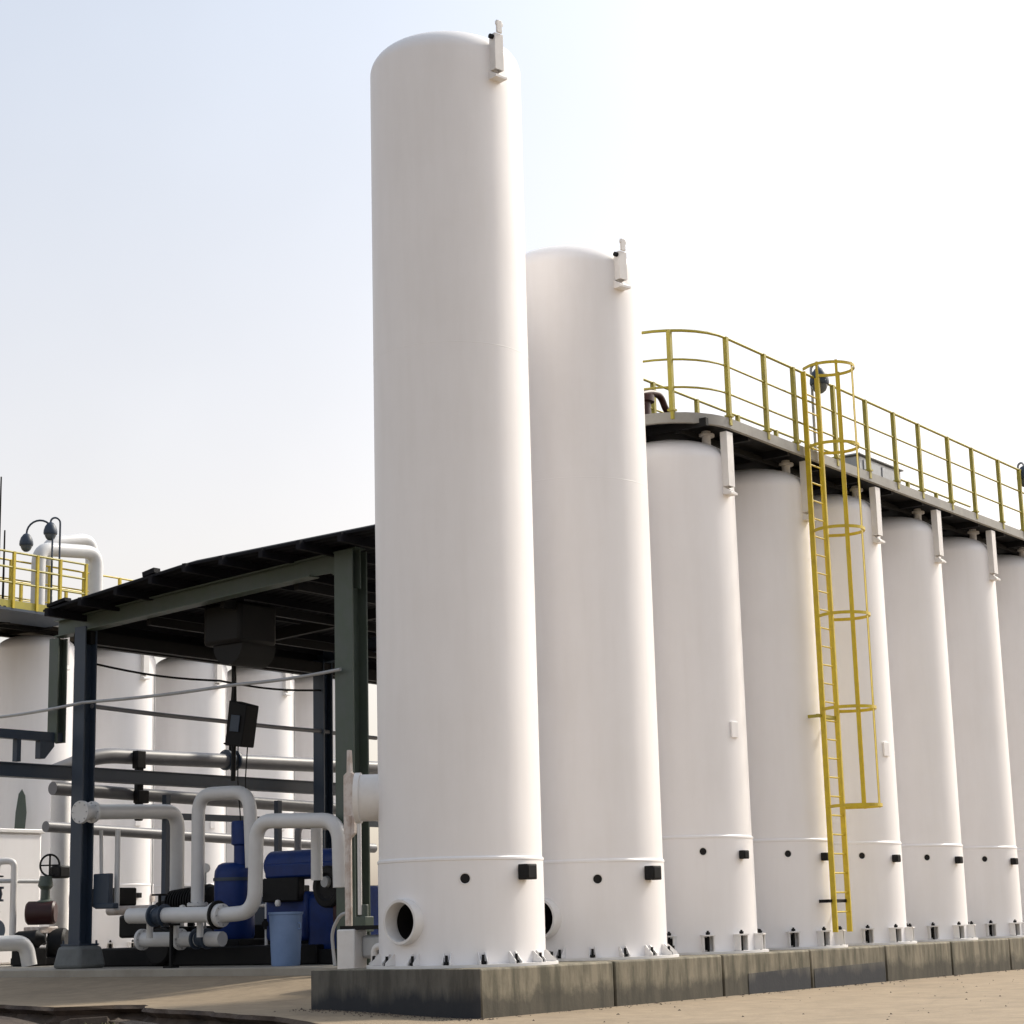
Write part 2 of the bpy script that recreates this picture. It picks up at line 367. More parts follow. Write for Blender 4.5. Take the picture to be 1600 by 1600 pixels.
# ------------------------------------------------------------------ plinth
PL = thing('concrete_plinth', (0, 0, 0), 'long low weathered concrete plinth carrying the right hand row of tanks', 'plinth')
joints = [-1.42, 1.46, 4.25, 6.90, 9.52, 12.14, 14.77, 17.39, 20.2]
for i in range(len(joints)-1):
    a, b = joints[i]+0.012, joints[i+1]-0.022
    m_ = MB(); m_.box(((a+b)/2, 0.0, -0.30), (b-a, 2.64, 0.60)); m_.build('section', PLINTH, PL, bevel=0.025)
def dark_panel(poly, o, u, v, d):
    m_ = MB(); m_.prism(poly, o, u, v, d); m_.build('face_panel', DARK_FOOT, PL, smooth=False)
# darker panels, blackest towards the bottom, on the end face and on two side sections
dark_panel([(0, 0), (2.62, 0), (2.62, .575), (0, .575)], (-1.404, -1.31, -0.58), (0, 1, 0), (0, 0, 1), (-0.008, 0, 0))
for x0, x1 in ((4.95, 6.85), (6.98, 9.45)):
    dark_panel([(0, 0), (x1-x0, 0), (x1-x0, .33), (0, .30)], (x0, -1.322, -0.58), (1, 0, 0), (0, 0, 1), (0, -0.006, 0))

# ------------------------------------------------------------------ tanks
def tank_shell(R, z0, top, dome, seams):
    prof = [(R, z0)]
    z = z0
    while z < top-dome-.6: z += .5; prof.append((R, z))
    zs = top-dome; kn = 0.30                           # knuckle then shallow crown
    prof.append((R, zs))
    for k in range(1, 25):
        a = math.pi/2*k/24
        prof.append((max(R*math.cos(a)**0.68, 0.001) if k < 24 else 0.001, zs+dome*math.sin(a)**1.0))
    return MB().lathe(prof, 128)
def lug_wall(a, R):           # triangular gusset pair with bolt, tall tanks
    u = pol(a, 1, 0); t = Vector((-u.y, u.x, 0)); g = MB()
    for s in (-.045, .045):
        g.prism([(0, 0), (.14, 0), (.14, .03), (.02, .14), (0, .14)], u*(R-.004)+t*(s-.006)+Vector((0, 0, .036)), u, (0, 0, 1), t*.012)
    b = MB(); b.cyl(u*(R+.085)+Vector((0, 0, .03)), u*(R+.085)+Vector((0, 0, .15)), .018, 8); b.cyl(u*(R+.085)+Vector((0, 0, .037)), u*(R+.085)+Vector((0, 0, .072)), .036, 6)
    return g, b
def lug_chair(a, R):          # anchor chair with top plate and dark bolt, short tanks
    u = pol(a, 1, 0); t = Vector((-u.y, u.x, 0)); rot = Matrix((u, t, Vector((0, 0, 1)))).transposed(); g = MB()
    for s in (-.075, .075): g.box(u*(R+.055)+t*s+Vector((0, 0, .145)), (.13, .016, .21), rot)
    g.box(u*(R+.062)+Vector((0, 0, .262)), (.145, .19, .02), rot)
    b = MB(); b.cyl(u*(R+.07)+Vector((0, 0, .03)), u*(R+.07)+Vector((0, 0, .33)), .017, 8); b.cyl(u*(R+.07)+Vector((0, 0, .275)), u*(R+.07)+Vector((0, 0, .31)), .032, 6)
    b.box(u*(R+.012)+Vector((0, 0, .145)), (.012, .07, .17), rot)  # dark plate put in for the shade inside the open chair
    return g, b
def make_tank(loc, R, top, dome, zr, label, nl, chair, manhole, hole_a, hole_z, hole_r, box_z, box_s, post, seams, off=0, group='white cylindrical storage tanks'):
    t = thing('storage_tank', (0, 0, 0), label, 'tank', group)
    tank_shell(R, zr-.03, top, dome, seams).build('shell', TANK, t, angle=50)
    for z in seams: MB().lathe([(R-.002, z-.008), (R+.0015, z-.003), (R+.0015, z+.003), (R-.002, z+.008)], 128).build('weld_seam', TANK, t, angle=20)
    sk = MB().lathe([(R+.012, .03), (R+.012, zr*.33), (R+.012, zr*.66), (R+.012, zr-.02), (R+.020, zr-.012), (R+.020, zr+.012), (R+.004, zr+.030), (R-.01, zr+.03)], 128)
    so = sk.build('skirt', TANK, t, angle=30)
    if manhole:                                         # cut the round opening into the skirt plate
        ma, mz, mr = manhole; u = pol(ma, 1, 0); c = u*(R-.3)+Vector((0, 0, mz))
        cut = MB().cyl(c, c+u*.8, mr+.02, 56).build('cutter', HOLE, None)
        sol = so.modifiers.new('sol', 'SOLIDIFY'); sol.thickness = .02; sol.offset = -1
        bo = so.modifiers.new('bool', 'BOOLEAN'); bo.operation = 'DIFFERENCE'; bo.object = cut; bo.solver = 'EXACT'
        bpy.context.view_layer.update()
        dg = bpy.context.evaluated_depsgraph_get(); me = bpy.data.meshes.new_from_object(so.evaluated_get(dg))
        so.modifiers.clear(); so.data = me; me.shade_smooth(); me.set_sharp_from_angle(angle=R_(30))
        bpy.data.objects.remove(cut)
    MB().lathe([(R-.02, 0.0), (R+.17, 0.0), (R+.17, .034), (R-.02, .034)], 96).build('base_ring', TRIM, t)
    for k in range(nl):
        g, b = (lug_chair if chair else lug_wall)(360*k/nl+off, R+.012)
        go = g.build('anchor_lug', TRIM, t, smooth=False); b.build('anchor_bolt', DARK, go)
    u = pol(hole_a, 1, 0); c = u*(R+.012)+Vector((0, 0, hole_z))
    ho = MB().lathe([(hole_r, 0.0), (hole_r*1.05, .006), (hole_r*1.25, .010), (hole_r*1.3, 0.0)], 24, c, u).build('vent_hole', TRIM, t)
    MB().lathe([(0.0005, .004), (hole_r*1.06, .004)], 24, c, u).build('opening', HOLE, ho)
    if box_z:
        u = pol(-96, 1, 0); tt = Vector((-u.y, u.x, 0)); rot = Matrix((u, tt, Vector((0, 0, 1)))).transposed()
        s = box_s; bx = MB(); bx.box(u*(R+.012+s*.42)+Vector((0, 0, box_z)), (s*.8, s, s), rot)
        bo = bx.build('junction_box', BLACK, t, bevel=.012)
        f_ = MB(); f_.box(u*(R+.012+s*.83)+Vector((0, 0, box_z)), (.012, s*.8, s*.8), rot); f_.build('lid', DARK, bo, bevel=.004)
    if manhole:
        ma, mz, mr = manhole; u = pol(ma, 1, 0)
        c = u*(R-.25)+Vector((0, 0, mz)); L = .25+.12
        # collar: outer wall, lip, inner wall going into the skirt
        mo = MB().lathe([(mr+.045, .15), (mr+.045, L-.02), (mr+.035, L), (mr+.004, L), (mr, L-.008), (mr, .16)], 56, c, u).build('manhole_collar', TRIM, t, angle=30)
        # dark interior seen through the opening (a closed inner pocket)
        MB().lathe([(mr+.03, .12), (mr+.03, -.55), (0.0005, -.55)], 48, c, u).build('inside', HOLE, mo)
    if post:
        pz0, pz1, tall = post
        p = MB(); yo = R+.10; turn = Matrix.Rotation(R_(-13 if tall else 0), 3, 'Z'); bw = .15 if tall else .19
        def spin(m): m.v = [turn @ v for v in m.v]; return m
        p.box((0, -yo, (pz0+pz1)/2), (bw, .012, pz1-pz0))
        for sx in (-1, 1): p.box((sx*(bw/2-.006), -yo+.06, (pz0+pz1)/2), (.012, .108, pz1-pz0))
        po = spin(p).build('deck_bracket', TRIM, t, bevel=.003)
        q = MB(); q.prism([(0, 0), (.16, 0), (.16, .03), (0, .14)], (-.10, -R+.02, pz0-.13), (0, -1, 0), (0, 0, 1), (.20, 0, 0)); spin(q).build('bracket_foot', TRIM, po, smooth=False)
        if tall:
            q = MB(); q.box((0, -yo-.01, pz1+.10), (.09, .03, .18)); q.box((0, -yo-.012, pz1+.14), (.13, .02, .05)); spin(q).build('lifting_eye', TRIM, po, bevel=.006)
            q = MB(); q.cyl((-.125, -yo+.04, pz1-.05), (-.05, -yo+.04, pz1-.05), .034, 12); spin(q).build('pin', DARK, po)
    else: pass
    if chair:                                           # small welded pad part way up the shell
        u = pol(-97, 1, 0); tt = Vector((-u.y, u.x, 0)); rot = Matrix((u, tt, Vector((0, 0, 1)))).transposed()
        MB().box(u*(R+.012)+Vector((0, 0, 3.25)), (.028, .16, .24), rot).build('pad_plate', TANK, t, bevel=.006)
    t.location = loc
    return t

RT = 1.042
make_tank((-0.02, 0, 0), RT, 12.47, .44, 1.30, 'tallest white tank, nearest of the row, with open round manhole at its foot', 16, False, (-184, .56, .235), -140, 1.06, .058, 1.13, .19, (11.74, 12.26, True), (7.9,), off=5)
make_tank((2.921, 0, 0), RT, 10.23, .44, 1.30, 'second tallest white tank, between the tallest tank and the first railed tank', 16, False, (-183, .56, .235), -140, 1.06, .058, 1.13, .19, (9.55, 9.97, True), (6.6,), off=12)
XT = [5.589+2.6225*i for i in range(6)]
zT = 7.80
short_labels = ['short white tank under the rounded end of the yellow railed walkway',
                'short white tank directly left of the yellow caged ladder',
                'short white tank half hidden behind the yellow ladder cage',
                'first short white tank clear of the ladder cage on its right',
                'second short white tank clear of the ladder cage on its right',
                'short white tank cut off by the right edge of the photo']
tk = make_tank((XT[0], 0, 0), 1.0, zT, .42, 1.67, short_labels[0], 12, True, None, -135, 1.46, 0.050, 1.41, .125, (6.98, 7.84, False), (), off=15)
for i in range(1, 6):
    r = dup(tk, (XT[i], 0, 0), short_labels[i])
    if i != 2:                                          # only two tanks of the row carry the welded pad
        for ch in list(r.children):
            if ch.name.startswith('pad_plate'): bpy.data.objects.remove(ch)
YL = 22.4
XL = [12.1, 14.78, 17.45, 20.15, 22.85]
left_labels = ['far row white tank outside the shed at the left edge, below the twin lamps',
               'white tank of the far row just right of the left shed column',
               'white tank of the far row behind the left run of pipes, second inside the shed',
               'white tank of the far row behind the hanging dark control box',
               'shaded white tank of the far row beside the dark inner column']
tl = make_tank((XL[0], YL, 0), 1.0, zT, .42, 1.67, left_labels[0], 12, True, None, -135, 1.46, 0.050, 1.41, .125, (6.98, 7.84, False), (), off=15, group='white tanks of the far row')
for i in range(1, 5): dup(tl, (XL[i], YL, 0), left_labels[i])
# nozzle stub on the far side of the tallest tank, towards the shed
u = pol(122, 1, 0)
nz = thing('pipe_nozzle', (0, 0, 2.14), 'short fat white pipe stub joining the left side of the tallest tank', 'pipe')
MB().cyl(u*(RT-.05)+Vector((0, 0, 2.14)), u*(RT+.30)+Vector((0, 0, 2.14)), .30, 40).build('stub', TRIM, nz)
MB().cyl(u*(RT+.24)+Vector((0, 0, 2.14)), u*(RT+.31)+Vector((0, 0, 2.14)), .325, 40).build('flange', TRIM, nz)

# ------------------------------------------------------------------ walkways on the tank tops
def walkway(x0, x1, yc, label, postx, far_post, rails_mat, zl=7.86, r=1.12, end=True):
    t = thing('tank_walkway', (x0, yc, zl), label, 'walkway')
    # outline with a rounded near end
    def outline(rr, z, n=16):
        pts = [(x1, yc-rr, z)]
        a = [R_(270-180*k/n) for k in range(n+1)]
        pts += [(x0+rr*math.cos(q), yc+rr*math.sin(q), z) for q in a]
        pts += [(x1, yc+rr, z)]
        return pts
    o = outline(r, 0); n = len(o)
    m_ = MB(); m_.add([(p[0], p[1], zl+.10) for p in o]+[(p[0], p[1], zl+.14) for p in o], [tuple(range(n)), tuple(range(2*n-1, n-1, -1))]+[(i, (i+1) % n, n+(i+1) % n, n+i) for i in range(n)])
    m_.build('deck_plate', DARK, t, smooth=False)  # near-black colour stands in for the shade beneath the deck
    # edge channel
    oo, oi = outline(r+.02, 0), outline(r-.05, 0)
    m_ = MB(); vs = []
    for i in range(n): vs += [(oo[i][0], oo[i][1], zl+.03), (oo[i][0], oo[i][1], zl+.19), (oi[i][0], oi[i][1], zl+.19), (oi[i][0], oi[i][1], zl+.03)]
    fs = []
    for i in range(n-1):
        for k in range(4): fs.append((4*i+k, 4*i+(k+1) % 4, 4*(i+1)+(k+1) % 4, 4*(i+1)+k))
    m_.add(vs, fs); m_.build('edge_channel', DECK, t, angle=30)
    # dark joists below
    x = x0-.6
    while x < x1:
        m_ = MB(); m_.box((x, yc, zl+.04), (.08, 2*r-.12, .12)); m_.build('joist', DARK, t); x += 1.311
    m_ = MB()
    for y in (-.55, .55): m_.box(((x0+x1)/2, yc+y, zl-.02), (x1-x0+1.2, .09, .09))
    m_.build('bearer', DARK, t)
    for nm, z, rad in (('top_rail', 1.49, .024), ('middle_rail', 1.03, .018), ('middle_rail', .59, .018)):
        MB().tube(outline(r, zl+z), rad, 8).build(nm, rails_mat, t)
    def post(x, y, big=False):
        m_ = MB(); m_.box((x, y, zl+.79), (.068, .068, 1.42)); m_.box((x, y, zl+.225), (.11, .11, .03)); m_.build('post', YEL if big else rails_mat, t)
    for x in postx: post(x, yc-r)
    for a in (215, 178, 140): post(x0+r*math.cos(R_(a)), yc+r*math.sin(R_(a)))
    for x in far_post: post(x, yc+r)
    return t
walkway(5.59, 20.5, 0, 'long tank top walkway with olive yellow railings and a rounded end, right row',
        [5.58, 6.80, 7.80, 9.25, 10.50, 11.65, 12.72, 14.06, 15.22, 16.56, 17.68, 18.9, 20.1], [5.6+1.45*k for k in range(10)], YELD)
walkway(7.0, 24.5, YL, 'tank top walkway with bright yellow railings above the far row at the left',
        [9.1, 10.3, 11.5, 12.6, 13.8, 15.0, 16.2, 17.4, 18.6, 20, 21.4, 22.8, 24.2], [8+1.5*k for k in range(11)], YEL)

# caged ladder
LX, LY = 8.27, -1.20
lad = thing('caged_ladder', (LX, LY, .25), 'tall yellow caged ladder fixed to the right hand row of tanks', 'ladder')
for s in (-.25, .25):
    m_ = MB(); m_.box((LX+s, LY, 4.78), (.035, .085, 9.08)); m_.build('side_rail', YEL, lad)
z = .55
while z < 9.0:
    MB().cyl((LX-.25, LY, z), (LX+.25, LY, z), .014, 8).build('rung', YEL, lad); z += .30
def hoop(z, r=.41):
    pts = [(LX-.25, LY, z)]+[(LX+r*math.cos(R_(a)), LY-.36+r*math.sin(R_(a)), z) for a in range(140, 401, 10)]+[(LX+.25, LY, z)]
    m_ = MB()
    for i in range(len(pts)-1): m_.bar(pts[i], pts[i+1], .012, .05)
    m_.build('hoop', YEL, lad)
for z in (9.36, 8.02, 6.62, 5.22, 3.72, 2.18): hoop(z)
for a in (175, 222, 270, 318, 365):
    x, y = LX+.40*math.cos(R_(a)), LY-.36+.40*math.sin(R_(a))
    m_ = MB(); m_.bar((x, y, 2.15), (x, y, 9.40), .045, .010, (math.cos(R_(a)), math.sin(R_(a)), 0)); m_.build('cage_strap', YEL, lad)
for z in (3.62, .72):
    m_ = MB(); m_.box((LX, LY+.04, z), (.74, .045, .05)); m_.box((LX-.30, LY+.17, z), (.04, .22, .05)); m_.box((LX+.28, LY+.17, z), (.04, .22, .05)); m_.build('bracket', YELD if z > 1 else DARK, lad)

# ------------------------------------------------------------------ gooseneck lamps
def lamp(base, h, az, reach, label, dark=True):
    b = Vector(base); d = pol(az, 1, 0)
    t = thing('gooseneck_lamp', b, label, 'lamp', 'gooseneck lamps on the walkways')
    top = b+Vector((0, 0, h)); arc = [b, top-Vector((0, 0, reach*.55))]
    for k in range(1, 13):
        a = math.pi*k/12; arc.append(top-Vector((0, 0, reach*.5))+d*(reach/2*(1-math.cos(a)))+Vector((0, 0, reach*.5*math.sin(a))))
    tip = arc[-1]
    MB().tube(arc+[tip-Vector((0, 0, .08))], .024, 10).build('pole', NAVY if dark else GALV, t)
    MB().cyl(b, b+Vector((0, 0, .03)), .08, 16).build('foot', DARK, t)
    c = tip-Vector((0, 0, .22))
    MB().lathe([(.03, .22), (.07, .20), (.13, .12), (.16, .02), (.165, -.05), (.155, -.08), (.03, -.07)], 28, c).build('shade', NAVY, t, angle=50)
    MB().lathe([(.135, -.076), (.13, -.12), (.10, -.18), (.05, -.22), (.0005, -.23)], 28, c).build('globe', LAMPG, t)
    return t
lamp((8.72, -1.0, 8.0), 1.62, -100, .16, 'gooseneck lamp on the walkway beside the ladder cage', False)
lamp((17.98, -1.0, 8.0), 1.55, -110, .16, 'gooseneck lamp on the walkway at the right edge of the photo', False)
lamp((10.45, 20.0, 7.9), 2.28, 125.6, .62, 'gooseneck lamp at the far left whose long arm reaches left')
lamp((10.68, 20.0, 7.9), 2.36, 160, .24, 'gooseneck lamp at the far left with a short hooked arm')
for x, y, zt, lb in ((8.87, 20.0, 10.97, 'taller thin dark mast at the left edge above the railing'), (9.02, 20.0, 9.72, 'shorter thin dark mast at the left edge beside the taller one')):
    t = thing('mast', (x, y, 7.9), lb, 'mast')
    MB().tube([(x, y, 7.9), (x, y, zt)], [.03, .018], 8).build('pole', DARK, t); MB().cyl((x, y, 7.9), (x, y, 7.94), .09, 12).build('foot', DARK, t)
# lamp and mast stand on a bracket deck of the left walkway
m_ = MB(); m_.box((10.0, 20.65, 7.88), (3.0, 1.5, .06)); t = tag(m_.build('landing', NAVY), 'small grey steel landing under the lamps at the far left', 'landing')

# things on the walkways
cab = thing('deck_cabinet', (13.55, .30, 8.0), 'grey metal cabinet standing on the walkway right of the ladder', 'cabinet')
m_ = MB(); m_.box((13.55, .30, 8.48), (1.85, .5, .92)); m_.build('body', GALV, cab, bevel=.02)
m_ = MB(); m_.box((13.55, .30, 8.96), (1.95, .6, .035)); m_.build('lid', GALV, cab, bevel=.01)
m_ = MB()
for x in (-.4, .4): m_.box((13.55+x, .04, 8.48), (.72, .02, .78))
m_.build('door', GALV, cab, bevel=.006)
mp_ = thing('valve_pipe', (5.1, 0, 8.0), 'dark maroon bent valve pipe on the rounded walkway end', 'pipe')
MB().tube(bend([(4.4, 0, 8.35), (4.75, 0, 8.45), (5.05, 0, 8.56), (5.42, 0, 8.60), (5.58, 0, 8.34), (6.15, 0, 8.34)], .16), .055, 12).build('pipe', MAROON, mp_)
m_ = MB(); m_.cyl((4.86, 0, 8.0), (4.86, 0, 8.40), .13, 18); m_.cyl((4.86, 0, 8.36), (4.86, 0, 8.46), .19, 18); m_.build('valve_body', MAROON, mp_)
m_ = MB(); m_.cyl((6.15, 0, 8.0), (6.15, 0, 8.40), .09, 14); m_.build('riser', MAROON, mp_)
# flanged nozzle on each short dome, up to the deck
def nozzle(x, y, lab):
    t = thing('top_nozzle', (x, y, 7.74), lab, 'nozzle', 'white flanged nozzles under the walkways')
    MB().cyl((x, y, 7.5), (x, y, 7.93), .07, 16).build('neck', TRIM, t); MB().cyl((x, y, 7.84), (x, y, 7.88), .13, 20).build('flange', TRIM, t)
for i, x in enumerate(XT): nozzle(x+.05, -.66, 'white flanged nozzle on the dome of the '+['tank under the rounded walkway end', 'tank left of the ladder', 'tank behind the ladder cage', 'first tank right of the ladder cage', 'second tank right of the ladder cage', 'tank at the right photo edge'][i])

# ------------------------------------------------------------------ shed
def roof_z(y): return 6.92-0.108*(y-9.1) if y > 9.1 else 6.92+0.018*(9.1-y)
SH = thing('open_shed', (5, 9.4, -.11), 'open sided steel shed with dark arched roof between the two tank rows', 'shed')
def hcol(x, y, z0, z1, name='column', m=GREEN, w_=.40, ped=True):
    c = MB(); f = .03
    c.box((x-w_/2+f/2, y, (z0+z1)/2), (f, w_, z1-z0)); c.box((x+w_/2-f/2, y, (z0+z1)/2), (f, w_, z1-z0)); c.box((x, y, (z0+z1)/2), (w_-2*f, .022, z1-z0))
    o = c.build(name, m, SH, smooth=False)
    if ped:
        p = MB(); p.lathe([(.0005, z0), (.44, z0), (.50, z0-.06), (.52, z0-.5)], 4, (x, y, 0)); 
        p = MB(); p.add([(x+sx*.28, y+sy*.30, z0) for sx, sy in ((-1,-1),(1,-1),(1,1),(-1,1))]+[(x+sx*.34, y+sy*.38, -.112) for sx, sy in ((-1,-1),(1,-1),(1,1),(-1,1))], [(0,1,2,3),(4,7,6,5),(0,4,5,1),(1,5,6,2),(2,6,7,3),(3,7,4,0)])
        p.build('pedestal', PED, SH, bevel=.07)
        b = MB(); b.box((x, y, z0+.015), (.48, .50, .03))
        for sx in (-.2, .2):
            for sy in (-.22, .22): b.cyl((x+sx, y+sy, z0), (x+sx, y+sy, z0+.09), .02, 8)
        b.build('base_plate', NAVY, SH)
    return o
FX = [5.0, 11.8, 18.6]
for i, x in enumerate(FX):
    hcol(x, 6.07, -.11, 6.82, m=GREEN if i == 0 else NAVY, w_=.40 if i == 0 else .34, ped=False)
    hcol(x, 12.68, .30, 6.22, m=NAVY, w_=.30)
    # rafter: tapered I beam
    r = MB(); ya, za, yb, zb = 13.45, 6.26, 5.85, 6.70
    for s, hh in ((0, 0.0), (1, .0)): pass
    r.prism([(ya, za-.15), (ya, za+.15), (yb, zb+.15), (yb, zb-.55), (6.27, 6.22), (6.34, 6.40), (6.52, 6.50), (7.0, 6.50)], (x-.012, 0, 0), (0, 1, 0), (0, 0, 1), (.024, 0, 0))
    for dz0, dz1 in ((.15, .15),):
        r.bar((x, ya, za+dz0), (x, yb, zb+dz1), .26, .025)
    r.bar((x, ya, za-.15), (x, 6.9, 6.49), .26, .025)
    r.build('rafter', GREEN if i == 0 else NAVY, SH, smooth=False)
    # web stiffeners and roof struts
# purlins running along the shed, their ends poke past the front edge
for k in range(10):
    y = 4.6+.90*k
    m_ = MB(); m_.bar((4.05+random.uniform(-.05, .08), y, roof_z(y)-.12), (20.4, y, roof_z(y)-.12), .09, .15); m_.build('purlin', ROOF, SH)
# roof sheets: corrugated, in strips laid with small misalignments
n = 6
for k in range(n):
    xa, xb = (4.12+random.uniform(-.05, .05)) if k == 0 else 4.1+2.72*k, 4.1+2.72*(k+1)+.08
    m_ = MB(); xs = []; x = xa
    while x < xb: xs.append(x); x += .055
    ysr = [4.2+.435*j for j in range(21)]
    def zz(x, y, dz): return roof_z(y)+.025*math.sin(x*2*math.pi/.22)+dz+.012*(k % 2)
    vs = [(x, y, zz(x, y, 0)) for x in xs for y in ysr]+[(x, y, zz(x, y, -.045)) for x in xs for y in ysr]
    ny = len(ysr); N = len(xs)*ny; fs = []
    for i in range(len(xs)-1):
        for j in range(ny-1):
            a = i*ny+j; fs.append((a, a+1, a+ny+1, a+ny)); fs.append((N+a, N+a+ny, N+a+ny+1, N+a+1))
    for i in range(len(xs)-1):
        for j in (0, ny-1): a = i*ny+j; fs.append((a, a+ny, N+a+ny, N+a))
    for j in range(ny-1):
        for i in (0, len(xs)-1): a = i*ny+j; fs.append((a, a+1, N+a+1, N+a))
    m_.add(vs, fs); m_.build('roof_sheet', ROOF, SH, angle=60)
# flashing bits lying on the front roof edge
for y0, y1, h in ((12.8, 12.3, .06), (10.25, 9.95, .09)):
    m_ = MB(); m_.bar((4.20, y0, roof_z(y0)+.03), (4.20, y1, roof_z(y1)+.05), .16, h); m_.build('edge_flashing', ROOF, SH)
for y, zo in ((12.95, 6.02), (12.62, 6.02)):   # eave beams along the left side
    m_ = MB(); m_.box((12.65, y, zo), (15.3, .14, .24)); m_.build('eave_beam', DARK, SH)
m_ = MB(); m_.box((12.7, 12.84, 6.26), (15.2, .03, .50)); m_.build('eave_shade_panel', ROOF, SH)  # dark sheet added to carry the roof underside's shade down to the eave
m_ = MB()
for y in (11.2, 9.3, 7.5):
    m_.box((12.2, y, 6.10+.06*(13-y)), (14, .10, .16))
m_.build('tie_beam', DARK, SH)
for x in (8.4, 15.2):
    m_ = MB(); m_.bar((x, 12.9, 6.12), (x, 6.0, 6.52), .12, .2); m_.build('cross_beam', DARK, SH)
# hoist under the roof and what hangs from it
hs = thing('hoist', (6, 9.7, 6.4), 'bulky black hoist unit hanging under the shed roof', 'hoist')
m_ = MB(); m_.box((6.0, 9.62, 6.02), (1.0, .95, .78)); m_.build('body', BLACK, hs, bevel=.08)
m_ = MB(); m_.cyl((5.6, 9.55, 5.62), (6.5, 9.55, 5.62), .36, 24); m_.build('drum', BLACK, hs)
m_ = MB(); m_.bar((6.0, 9.72, 6.4), (6.0, 9.72, 6.8), .2, .2, (1, 0, 0)); m_.build('hanger', DARK, hs)
bx = thing('control_box', (6, 9.55, 4.2), 'tilted dark control box hanging on cables in the shed', 'box')
rot = Matrix.Rotation(R_(9), 3, 'X')
m_ = MB(); m_.prism([(-.25, -.36), (.17, -.42), (.30, .34), (-.14, .46)], (5.82, 9.58, 4.18), (0, -1, 0), (0, 0, 1), (.34, 0, 0)); m_.build('housing', DARK, bx, bevel=.02)
m_ = MB(); m_.box((5.80, 9.55, 4.20), (.02, .22, .30), rot); m_.build('panel', NAVY, bx, bevel=.004)
MB().tube(bend([(6, 9.76, 5.2), (6, 9.83, 4.62), (6, 9.68, 4.58)], .08), .018, 8).build('cable', BLACK, bx)
for dy in (-.16, .08): MB().tube([(6, 9.58+dy, 3.80), (6, 9.60+dy*.8, 3.2), (6.02, 9.56+dy*.6, 2.45)], .013, 6).build('cable', BLACK, bx)
MB().tube([(6.2, 9.98, 6.0), (6.2, 9.95, 4.6), (6.2, 9.97, 3.2)], .045, 8).build('drop_pole', DARK, bx)

# ------------------------------------------------------------------ pipe rack and pipe runs
RK = thing('pipe_rack', (5, 13.45, -.11), 'dark navy steel pipe rack along the far side of the shed', 'rack')
m_ = MB(); m_.box((8.6, 13.45, 3.52), (14.0, .16, .22)); m_.box((8.6, 13.45, 3.64), (14.0, .26, .022)); m_.box((8.6, 13.45, 3.40), (14.0, .26, .022)); m_.build('beam', NAVY, RK)
m_ = MB(); m_.box((3.35, 13.45, 4.18), (3.5, .16, .17)); m_.build('beam', NAVY, RK)
c_ = MB(); c_.box((4.90, 13.45, 5.08), (.03, .26, 2.0)); c_.box((5.00, 13.45, 5.08), (.18, .03, 2.0)); c_.box((5.10, 13.45, 5.08), (.03, .26, 2.0)); c_.build('hanger_post', GREEN, RK, smooth=False)
m_ = MB(); m_.box((4.05, 13.45, 3.90), (.10, .12, .44)); m_.build('strut', NAVY, RK)
for x in (1.8, 15.3):
    m_ = MB(); m_.box((x, 13.45, 1.7), (.2, .2, 3.62)); m_.build('leg', NAVY, RK)
m_ = MB(); m_.prism([(0, 0), (.34, .0), (.34, -.10), (.12, -.34), (0, -.34)], (4.55, 13.38, 4.10), (1, 0, 0), (0, 0, 1), (0, .14, 0)); m_.build('knee_plate', NAVY, RK, smooth=False)

def pipe(name, pts, r, m, label, rb=.3, flanges=(), cat='pipe', group=None, n=18):
    t = thing(name, pts[0], label, cat, group)
    MB().tube(bend(pts, rb), r, n).build('run', m, t)
    for a, b, rr in flanges:
        fo = MB().cyl(a, b, rr, 28).build('flange', m, t, bevel=.006)
        A, B = Vector(a), Vector(b); ax = (B-A).normalized(); e1 = ax.orthogonal().normalized(); e2 = ax.cross(e1); bt = MB()
        for k in range(8):
            c = (e1*math.cos(k*math.pi/4)+e2*math.sin(k*math.pi/4))*rr*.82
            bt.cyl(A+c-ax*.016, B+c+ax*.016, .013, 6)
        bt.build('bolts', GALV, fo, smooth=False)
    return t
# big grey runs behind the rack
pipe('pipe_run', [(5.6, 14.2, 3.60), (6.6, 14.1, 3.98), (16.5, 14.1, 4.16)], .155, PIPEG, 'thick grey pipe run along the rack, the upper one', .9)
pipe('pipe_run', [(5.5, 14.1, 3.28), (16.5, 14.1, 3.10)], .13, PIPEG, 'grey pipe run slung under the navy rack beam', .3)
pipe('pipe_run', [(6.3, 15.2, 2.62), (16.5, 15.2, 2.34)], .11, PIPEG, 'lower thin pipe run behind the white pipe loops', .3)
m_ = thing('pipe_clamp', (7.6, 13.85, 3.4), 'black pipe clamp gripping the grey runs on the rack', 'clamp')
q = MB(); q.box((7.55, 13.88, 3.92), (.24, .16, .36)); q.box((7.55, 13.88, 3.45), (.16, .12, .7)); q.box((7.62, 13.88, 3.18), (.30, .16, .26)); q.box((7.56, 13.88, 2.90), (.14, .12, .4)); q.build('body', BLACK, m_, bevel=.02)
